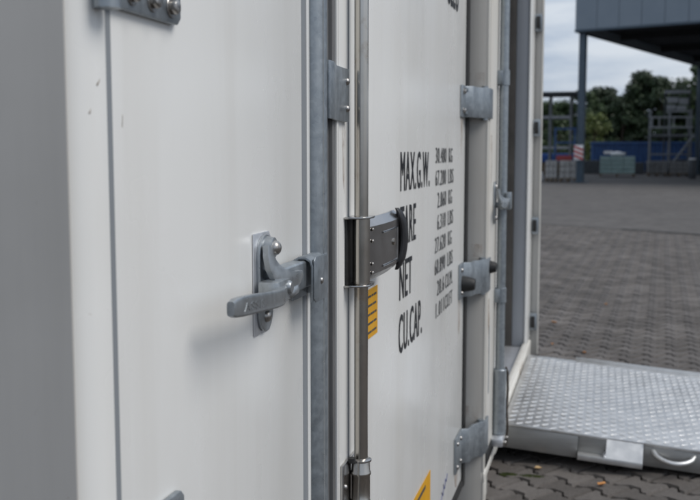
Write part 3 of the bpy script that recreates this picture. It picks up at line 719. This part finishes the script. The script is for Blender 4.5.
# near side beam in three lengths with the bracket let into it
finish('side_beam', rbox(.0, .240, -.004, .030, -.078, -.0065), 'aluminium_side', ramp, .002)
finish('side_beam', rbox(.2405, .440, .004, .030, -.078, -.0065), 'aluminium_side', ramp, .002)
finish('side_beam', rbox(.4405, RL, -.004, .030, -.070, -.0065), 'aluminium_side', ramp, .002)
finish('edge_strip', rbox(.0, .155, -.0055, .004, -.0060, .0025), 'aluminium_tread', ramp, .001)
finish('edge_strip', rbox(.1555, .3265, -.0045, .004, -.0060, .0022), 'aluminium_tread', ramp, .001)
finish('edge_strip', rbox(.4405, RL, -.0060, .004, -.0060, .0040), 'aluminium_tread', ramp, .001)
br = finish('side_bracket', rbox(.242, .439, -.042, .0035, -.062, -.056), 'aluminium_lug', ramp, .001)
finish('bracket_flap', MB().add([rp(.327, .0035, -.004), rp(.4385, .0035, -.004), rp(.4385, -.040, -.056), rp(.327, -.040, -.056), rp(.327, .0035, -.009), rp(.4385, .0035, -.009), rp(.4385, -.036, -.058), rp(.327, -.036, -.058)],
       [(0, 1, 2, 3), (4, 7, 6, 5), (0, 4, 5, 1), (3, 2, 6, 7), (0, 3, 7, 4), (1, 5, 6, 2)]), 'aluminium_tread', br)
finish('bracket_lip', rbox(.242, .439, -.0445, -.0422, -.070, -.052), 'aluminium_tread', br, .0008)
finish('weld_bead', MB().tube([rp(.325 + rg.uniform(-.002, .002), -.004 - .035 * k / 5, -.054 + .008 * (1 - k / 5)) for k in range(6)], [.005, .006, .0055, .006, .005, .004], 8), 'zinc_light', br, smooth=True)
hpts = []
for k in range(17):
    t = k / 16; u = .468 + .122 * t; s_ = math.sin(t * math.pi) ** .55
    hpts.append(rp(u, -.002 - .042 * s_, -.020 - .018 * s_))
finish('handle', MB().tube(hpts, .0078, 14), 'aluminium_tread', ramp, smooth=True)
finish('far_side_rail', rbox(.20, RL, RW - .0035, RW + .004, -.06, .014), 'aluminium_tread', ramp, .002)
finish('near_hinge_rail', rbox(-.004, .02, .035, RW - .02, -.05, -.0065), 'aluminium_side', ramp, .002)
finish('cross_beam', rbox(.55, .60, .031, RW - .004, -.06, -.0065), 'aluminium_side', ramp, .002)
ex, ez = rp(RL, 0, 0).x, rp(RL, 0, 0).z
finish('end_lip', MB().prism([(ex + .0008, ez - .001), (ex + .0008, ez - .007), (ex + .15, GZ + .003), (ex + .165, GZ + .003), (ex + .165, GZ + .007)], 'y', RY0 + .003, RY0 + RW - .004), 'aluminium_tread', ramp, .001)

cont.location.z -= GZ; ramp.location.z -= GZ   # both now rest on the paving at z = 0
# ================================================================== small things on the paving
leaf_spots = [(.184, 3.029, 'leaf_litter_pale', 'small pale fallen leaf on the paving just below the ramp'), (.379, 2.927, 'leaf_litter', 'orange fallen leaf on the paving below the ramp bracket'),
              (.10, 5.75, 'leaf_litter', 'orange fallen leaf beside the container, farthest of the trio left of the ramp'), (.29, 4.90, 'leaf_litter', 'orange fallen leaf just beyond the ramp far edge, right of the trio near the container'), (.125, 5.08, 'leaf_litter', 'orange fallen leaf beyond the ramp closest to the container post'), (.398, 6.53, 'leaf_litter', 'small orange leaf alone in the middle of the yard paving')]
for (x, y, mt, lb) in leaf_spots:
    b = MB(); a0 = rg.uniform(0, 6.28); L = rg.uniform(.012, .017); W = L * .6
    top = []; n = 10
    for k in range(n):
        t = 2 * math.pi * k / n; rr = 1 + .15 * math.sin(3 * t)
        u, v = L * rr * math.cos(t), W * rr * math.sin(t)
        top.append((x + u * math.cos(a0) - v * math.sin(a0), y + u * math.sin(a0) + v * math.cos(a0), .0035 + .007 * abs(v) / W + .004 * (u / L) ** 2))
    c1 = (x, y, .0035); vs = top + [c1] + [(p[0], p[1], p[2] - .0008) for p in top] + [(x, y, .0027)]
    fs = [(k, (k + 1) % n, n) for k in range(n)] + [(n + 1 + (k + 1) % n, n + 1 + k, 2 * n + 1) for k in range(n)] + [(k, n + 1 + k, n + 1 + (k + 1) % n, (k + 1) % n) for k in range(n)]
    b.add(vs, fs)
    tag(finish('fallen_leaf', b, mt), lb, 'leaf', 'fallen leaves on the paving')
for (x, y, lx, ly, lb) in [(.17, 2.966, .040, .014, 'green moss tuft in the paving joint below the pale leaf'), (.098, 2.967, .028, .012, 'green moss patch in the paving joint beside the container post')]:
    b = MB()
    for k in range(240):
        a, r_ = rg.uniform(0, 6.28), math.sqrt(rg.random())
        cx, cy = x + lx * r_ * math.cos(a), y + ly * r_ * math.sin(a); s_ = rg.uniform(.0015, .003); h = rg.uniform(.002, .006) * (1.2 - r_)
        z = -.004
        b.add([(cx - s_, cy - s_, z), (cx + s_, cy - s_, z), (cx, cy + s_, z), (cx, cy, z + h + .005)], [(0, 1, 3), (1, 2, 3), (2, 0, 3)])
    tag(finish('moss', b, 'moss_mat'), lb, 'moss', kind='stuff')

# ================================================================== CANOPY BUILDING
CA = R(19.4); U = Vector((math.sin(CA), math.cos(CA), 0)); V = Vector((math.cos(CA), -math.sin(CA), 0)); Zv = Vector((0, 0, 1))
CC = Vector((-.66, 33.80, 0)); ZC = 5.03
can = thing('canopy_roof', 'large blue grey clad canopy roof on columns across the yard', 'canopy', tuple(CC))
def cob(u0, u1, v0, v1, z0, z1):
    c = CC + U * ((u0 + u1) / 2) + V * ((v0 + v1) / 2) + Zv * ((z0 + z1) / 2)
    return MB().obox(c, U, V, Zv, (u1 - u0) / 2, (v1 - v0) / 2, (z1 - z0) / 2)
FL, SLN, FH = 26.0, 34.0, 3.2
pw = .74
k = 0; v0 = 0.0
while v0 < FL:
    finish('cladding_panel', cob(-.05, .0, v0 + .004, v0 + pw - .004, ZC + .05, ZC + FH), 'cladding', can, .006, seg=1)
    v0 += pw
finish('fascia_frame', cob(.002, .12, .06, FL, ZC + .045, ZC + FH - .01), 'cladding_trim', can)
finish('fascia_trim', cob(-.055, .001, -.02, FL, ZC - .03, ZC + .048), 'cladding_trim', can, .01)
u0 = .13
while u0 < SLN:
    finish('cladding_panel', cob(u0 + .004, u0 + 1.0 - .004, -.02, .03, ZC + .05, ZC + FH), 'cladding', can, .006, seg=1); u0 += 1.0
finish('fascia_trim', cob(.002, SLN, -.03, .04, ZC - .03, ZC + .048), 'cladding_trim', can, .01)
finish('soffit', cob(.002, SLN, .041, FL, ZC + .30, ZC + .33), 'soffit_dark', can)
for uu in range(4, 34, 5): finish('roof_beam', cob(uu - .1, uu + .1, .2, FL, ZC + .07, ZC + .299), 'soffit_dark', can)
for vv in (4, 9.5, 15): finish('roof_beam', cob(.2, SLN, vv - .06, vv + .06, ZC + .14, ZC + .298), 'soffit_dark', can)
for (uu, vv) in ((.2, .20), (15.2, .20), (30, .20), (.2, 12.5), (15.2, 12.5), (30, 12.5), (.2, 25), (15.2, 25)):
    cl = finish('column', cob(uu - .11, uu + .11, vv - .11, vv + .11, .002, ZC - .031), 'column_paint', can, .02)
    finish('base_plate', cob(uu - .24, uu + .24, vv - .24, vv + .24, .003, .03), 'column_paint', cl, .005)

# hazard board leaning on the column
hz = thing('hazard_board', 'red and white striped hazard board on the near canopy column', 'sign', (-.44, 33.6, .8))
finish('board', MB().box(-.62, -.32, 33.60, 33.62, .76, 1.26), 'sign_white', hz, .004)
for k in range(3):
    z = .90 + k * .15
    finish('red_stripe', MB().prism([(-.617, z + .05), (-.617, z - .025), (-.323, z - .145), (-.323, z - .07)], 'y', 33.592, 33.599), 'sign_red', hz)

# ================================================================== YARD STORAGE
def rack(name, label, loc, xs, ys, ztop, shelves, mat_p, mat_s, cat='rack'):
    t = thing(name, label, cat, loc)
    for x in xs:
        for y in ys: finish('upright', MB().box(x - .04, x + .04, y - .04, y + .04, .002, ztop), mat_p, t, .006, seg=1)
    for z in shelves:
        for y in ys: finish('beam', MB().box(xs[0] - .038, xs[-1] + .038, y - .03, y + .03, z, z + .11), mat_s, t, .006, seg=1)
        finish('shelf', MB().box(xs[0], xs[-1], ys[0] + .032, ys[-1] - .032, z + .075, z + .10), 'rack_dark', t)
    return t
lr = rack('storage_rack', 'tall grey steel storage rack left of the canopy column', (-2.2, 40, 0), [-3.6, -1.75, -.95], [39.6, 40.6], 3.3, [1.15, 2.35], 'rack_steel', 'rack_light')
finish('roof_sheet', MB().box(-4.0, -.45, 39.2, 41.0, 3.26, 3.38), 'rack_dark', lr, .01)
def crate_stack(name, label, x0, x1, y0, y1, h, n, mat, cat, group=None, pal=True):
    t = thing(name, label, cat, ((x0 + x1) / 2, y0, 0), group)
    z = .002
    if pal:
        for xx in (x0 + .04, (x0 + x1) / 2, x1 - .04): finish('pallet_runner', MB().box(xx - .04, xx + .04, y0, y1, .002, .10), 'pallet_wood', t)
        finish('pallet_deck', MB().box(x0, x1, y0, y1, .101, .13), 'pallet_wood', t); z = .131
    nx = 3
    for i in range(n):
        z1 = z + (h - .13) / n
        for q in range(nx):
            a = x0 + (x1 - x0) * q / nx; bb = x0 + (x1 - x0) * (q + 1) / nx
            finish('block', MB().box(a + .006, bb - .006, y0 + rg.uniform(0, .02), y1, z, z1 - .012), mat, t, .008, seg=1)
        z = z1
    return t
crate_stack('slab_stack', 'small light grey slab stack nearest the container door', -1.60, -1.20, 34.4, 35.2, .74, 3, 'concrete', 'pallet', 'pallets in the yard')
crate_stack('slab_stack', 'wide light grey slab stack at the foot of the canopy column', -1.12, -.56, 34.4, 35.4, .74, 3, 'concrete', 'pallet', 'pallets in the yard')
crate_stack('wrapped_pallet', 'pallet of pale green wrapped goods right of the column', .20, 1.64, 42.6, 43.8, .86, 4, 'green_wrap', 'pallet', 'pallets in the yard')
crate_stack('block_pallet', 'grey block pallet under the scaffold, left one', 2.22, 3.02, 44.2, 45.2, .66, 3, 'concrete_dark', 'pallet', 'pallets in the yard')
crate_stack('block_pallet', 'grey block pallet under the scaffold, right one', 3.10, 3.95, 44.2, 45.2, .62, 3, 'concrete_dark', 'pallet', 'pallets in the yard')
# bagged goods on the wrapped pallet
sg = thing('goods_bag', 'white rumpled bag lying on the green wrapped pallet', 'bag', (.95, 43, .86))
b = MB(); rr_ = []
for k in range(9):
    t = k / 8; x = .62 + .6 * t; r_ = .16 * math.sin(max(.12, min(.88, t)) * math.pi) ** .5
    rr_.append([Vector((x, 43.1 + 1.5 * r_ * math.cos(a), .862 + max(0, .09 + r_ * .62 * math.sin(a) + .02 * math.sin(7 * t + 3 * a)))) for a in [2 * math.pi * i / 12 for i in range(12)]])
b.ring(rr_); finish('sack', b, 'sign_white', sg, smooth=True)
finish('tie', MB().tube([(1.20, 43.1, .95), (1.28, 43.1, .98)], .03, 8), 'concrete', sg)
# blue covered stack / skip
bl = thing('blue_container', 'long blue corrugated steel container behind the pallets', 'container', (2.3, 52, 0))
finish('body', MB().box(-.30, 6.2, 52.05, 54.2, .15, 1.50), 'blue_steel', bl, .02)
for k in range(32):
    x = -.25 + k * .2
    finish('corrugation', MB().prism([(x, 52.045), (x + .03, 51.99), (x + .10, 51.99), (x + .13, 52.045)], 'z', .22, 1.42), 'blue_steel', bl)
finish('top_rail', MB().box(-.34, 6.24, 51.96, 52.04, 1.43, 1.56), 'blue_steel', bl, .01)
finish('bottom_rail', MB().box(-.34, 6.24, 51.96, 52.04, .06, .20), 'blue_steel', bl, .01)
finish('marking', MB().box(.35, .80, 51.975, 51.985, .95, 1.10), 'sign_white', bl)
bl2 = thing('blue_tarp_stack', 'low stack under a blue sheet below the storage rack', 'stack', (-1.6, 44, 0))
finish('sheet', MB().box(-3.4, -.80, 43.6, 44.6, .58, .98), 'blue_sheet', bl2, .06)
finish('pallet', MB().box(-3.35, -.85, 43.65, 44.55, .003, .579), 'pallet_wood', bl2, .01)
bf = thing('stillage', 'blue steel stillage frame right of the storage rack', 'frame', (-.9, 38, 0))
for x in (-1.45, -.72):
    finish('post', MB().box(x - .04, x + .04, 37.9, 37.98, .003, 1.95), 'blue_steel', bf, .004, seg=1)
for z in (.75, 1.35, 1.87): finish('rail', MB().box(-1.41, -.76, 37.9, 37.97, z, z + .07), 'blue_steel', bf, .004, seg=1)
finish('red_crate', MB().box(-1.38, -.80, 37.6, 37.89, .70, .90), 'red_goods', bf, .01)
# scaffold on the right
sc = thing('scaffold_stair', 'grey scaffold tower with guard rails and stair under the canopy', 'scaffold', (3.3, 46, 0))
for x in (2.36, 3.2, 4.1):
    for y in (46.0, 47.0): finish('standard', MB().tube([(x, y, .003), (x, y, 2.95)], .035, 8), 'rack_steel', sc, smooth=True)
for z, mt in ((2.55, 'rack_light'), (2.10, 'rack_light'), (1.75, 'rack_steel'), (.9, 'rack_steel')):
    finish('ledger', MB().box(2.30, 4.18, 45.93, 45.965, z, z + .07), mt, sc, .004, seg=1)
for x in (2.42, 2.72, 3.34, 3.9): finish('guard_post', MB().box(x - .03, x + .03, 45.92, 45.929, 2.17, 2.55), 'rack_light', sc)
finish('deck', MB().box(2.36, 4.1, 46.04, 46.96, 1.68, 1.745), 'rack_dark', sc)
for k in range(9):
    t = k / 8; finish('stair_tread', MB().box(3.05 + 1.0 * t, 3.25 + 1.0 * t, 45.4, 45.88, .2 + 1.45 * t, .24 + 1.45 * t), 'rack_steel', sc)
finish('stringer', MB().tube([(3.0, 45.40, .1), (4.2, 45.40, 1.8)], .05, 8), 'rack_steel', sc, smooth=True)
pp = thing('panel_stack', 'stack of pale formwork panels on the raised rack below the canopy', 'panels', (3.6, 47.6, 2.7))
for k, (x0, x1, z0, z1) in enumerate([(3.02, 4.15, 3.72, 3.86), (3.15, 3.62, 3.28, 3.55), (3.66, 4.05, 3.22, 3.50), (3.12, 3.50, 2.98, 3.20), (3.54, 3.98, 2.96, 3.16), (3.12, 4.1, 2.86, 2.94)]):
    finish('panel', MB().box(x0, x1, 47.4, 47.6, z0, z1), 'rack_light', pp, .01, seg=1)
for x in (3.05, 4.12): finish('support', MB().box(x - .04, x + .04, 47.61, 47.70, .003, 3.85), 'rack_dark', pp)
# white round drums
for (x, y, z, r_, lb) in [(3.70, 40.0, .0, .15, 'small white drum standing in front of the scaffold'), (-1.86, 36.0, 0, .11, 'small white drum by the container door edge')]:
    t = thing('drum', lb, 'drum', (x, y, 0), 'white drums in the yard')
    h = .74 if x > 0 else .26
    finish('body', MB().tube([(x, y, .002), (x, y, .02), (x, y, h - .05), (x, y, h)], [r_ * .92, r_, r_, r_ * .8], 20), 'sign_white' if x < 0 else 'rack_dark', t, smooth=True)
    finish('lid', MB().tube([(x, y, h + .001), (x, y, h + .04), (x, y, h + .055)], [r_ * .9, r_ * .9, r_ * .6], 20), 'sign_white', t, smooth=True)
# dark low crates put in to fill the shade behind
dk = thing('shade_stack', 'dark low stack standing in for shade behind the pallets under the trees', 'stack', (1.2, 48, 0))
for k in range(9):
    x = -2.6 + k * .98; finish('crate', MB().box(x, x + .9, 48.0 + rg.uniform(0, .4), 49, .003, .5 + rg.uniform(0, .22)), 'rack_dark', dk, .01, seg=1)

# ================================================================== TREES
def tree(x, y, h, cw, mat, label, seed, n=3200, zlow=.12):
    r = random.Random(seed)
    t = thing('tree', label, 'tree', (x, y, 0), 'trees behind the yard')
    b = MB()
    b.tube([(x, y, 0), (x + .05, y, h * .2), (x - .04, y, h * .45), (x + .03, y, h * .8)], [h * .028, h * .022, h * .015, h * .004], 8)
    lobes = []
    for k in range(44):
        a = r.uniform(0, 6.283); q = r.uniform(0, 1); z = h * (zlow + (1 - zlow) * q)
        prof = min(1, .75 + q) if q < .45 else (1.0 - ((q - .45) / .62) ** 2) ** .6
        rad = cw * prof * math.sqrt(r.random()) * .85
        c = Vector((x + rad * math.cos(a), y + rad * math.sin(a), min(z, h * .93)))
        lobes.append((c, r.uniform(.12, .26) * cw + .04 * h))
        if k < 9: b.tube([(x, y, c.z * .55), (x + (c.x - x) * .5, y + (c.y - y) * .5, c.z * .82), tuple(c)], [h * .012, h * .008, h * .003], 6)
    finish('trunk', b, 'bark', t, smooth=True)
    b = MB()
    for k in range(n):
        c, rad = r.choice(lobes)
        d = Vector((r.gauss(0, 1), r.gauss(0, 1), r.gauss(0, .8))).normalized() * rad * r.random() ** .4
        p = c + d; s_ = r.uniform(.07, .17) * (h / 8) ** .5 * 1.35
        nrm = (d.normalized() + Vector((r.uniform(-.8, .8), r.uniform(-.8, .8), r.uniform(-.3, 1)))).normalized()
        a = nrm.orthogonal().normalized(); a = (Matrix.Rotation(r.uniform(0, 6.28), 3, nrm) @ a); c2 = nrm.cross(a)
        b.add([p - a * s_, p + c2 * s_ * .55, p + a * s_, p - c2 * s_ * .55], [(0, 1, 2, 3)])
    finish('crown', b, mat, t)
D = 90 / 62.
specs = [(-5.3, 90, 5.6, 1.9, 'leaves_mid', 'mid green tree at the far left behind the storage rack'),
         (-3.3, 91, 5.6, 1.5, 'leaves_mid', 'narrow tree just left of the canopy column'),
         (-1.2, 90, 6.5, 1.6, 'leaves_mid', 'tree directly behind the canopy column, taller than its left neighbours'),
         (.25, 92, 6.9, 1.3, 'leaves_dark', 'dark pointed tree just right of the canopy column'),
         (1.9, 90, 5.9, 1.5, 'leaves_dark', 'lower dark tree in the dip of the tree line'),
         (3.45, 91, 8.2, 1.5, 'leaves_dark', 'tall dark tree with the highest crown left of the panel stack'),
         (5.1, 90, 7.6, 1.4, 'leaves_dark', 'dark tree left of the panel stack, second highest crown'),
         (6.6, 92, 6.9, 1.5, 'leaves_dark', 'dark tree behind the pale panel stack'),
         (8.6, 90, 8.9, 1.9, 'leaves_mid', 'tall tree at the right edge under the canopy'),
         (11.2, 93, 8.0, 2.2, 'leaves_dark', 'dark tree outside the right edge behind the second column'),
         (-7.6, 93, 6.0, 2.0, 'leaves_dark', 'dark tree hidden behind the container at the left')]
for k, (x, y, h, cw, mt, lb) in enumerate(specs): tree(x, y, h, cw * 1.25, mt, lb, 40 + k, zlow=.03, n=6500)
for k, (x, h, mt, lb) in enumerate([(.9, 6.3, 'leaves_mid', 'green tree in the back row right of the bright bush'), (2.7, 6.6, 'leaves_dark', 'dark back row tree left of the tallest crown'), (7.6, 7.9, 'leaves_mid', 'green back row tree between the panel stack and the right edge'), (10.0, 9.2, 'leaves_dark', 'dark back row tree at the right edge of the picture'), (-4.4, 5.9, 'leaves_mid', 'green back row tree behind the storage rack')]):
    tree(x, 96, h, 2.0, mt, lb, 70 + k, zlow=.03, n=5200)
tree(-.35, 76, 4.0, 1.35, 'leaves_bright', 'bright yellow green bush right of the canopy column', 90, n=2600, zlow=.02)
tree(-2.9, 72, 3.6, 1.4, 'leaves_mid', 'mid green bush seen through the storage rack', 91, n=2200, zlow=.02)
# far hedge belt closing the gaps under the crowns
b = MB(); r = random.Random(77)
for k in range(20000):
    x = r.uniform(-40, 60); z = r.random() * (4.6 + .5 * math.sin(x * .7) + .4 * math.sin(x * 1.9)); p = Vector((x, 97 + r.uniform(-1.2, 1.2), z)); s_ = r.uniform(.15, .35)
    nrm = Vector((r.uniform(-1, 1), -1, r.uniform(-.3, 1))).normalized(); a = nrm.orthogonal().normalized(); a = Matrix.Rotation(r.uniform(0, 6.28), 3, nrm) @ a; c2 = nrm.cross(a)
    b.add([p - a * s_, p + c2 * s_ * .6, p + a * s_, p - c2 * s_ * .6], [(0, 1, 2, 3)])
tag(finish('hedge_belt', b, 'leaves_dark'), 'dark green undergrowth belt below the trees', 'hedge', kind='stuff')
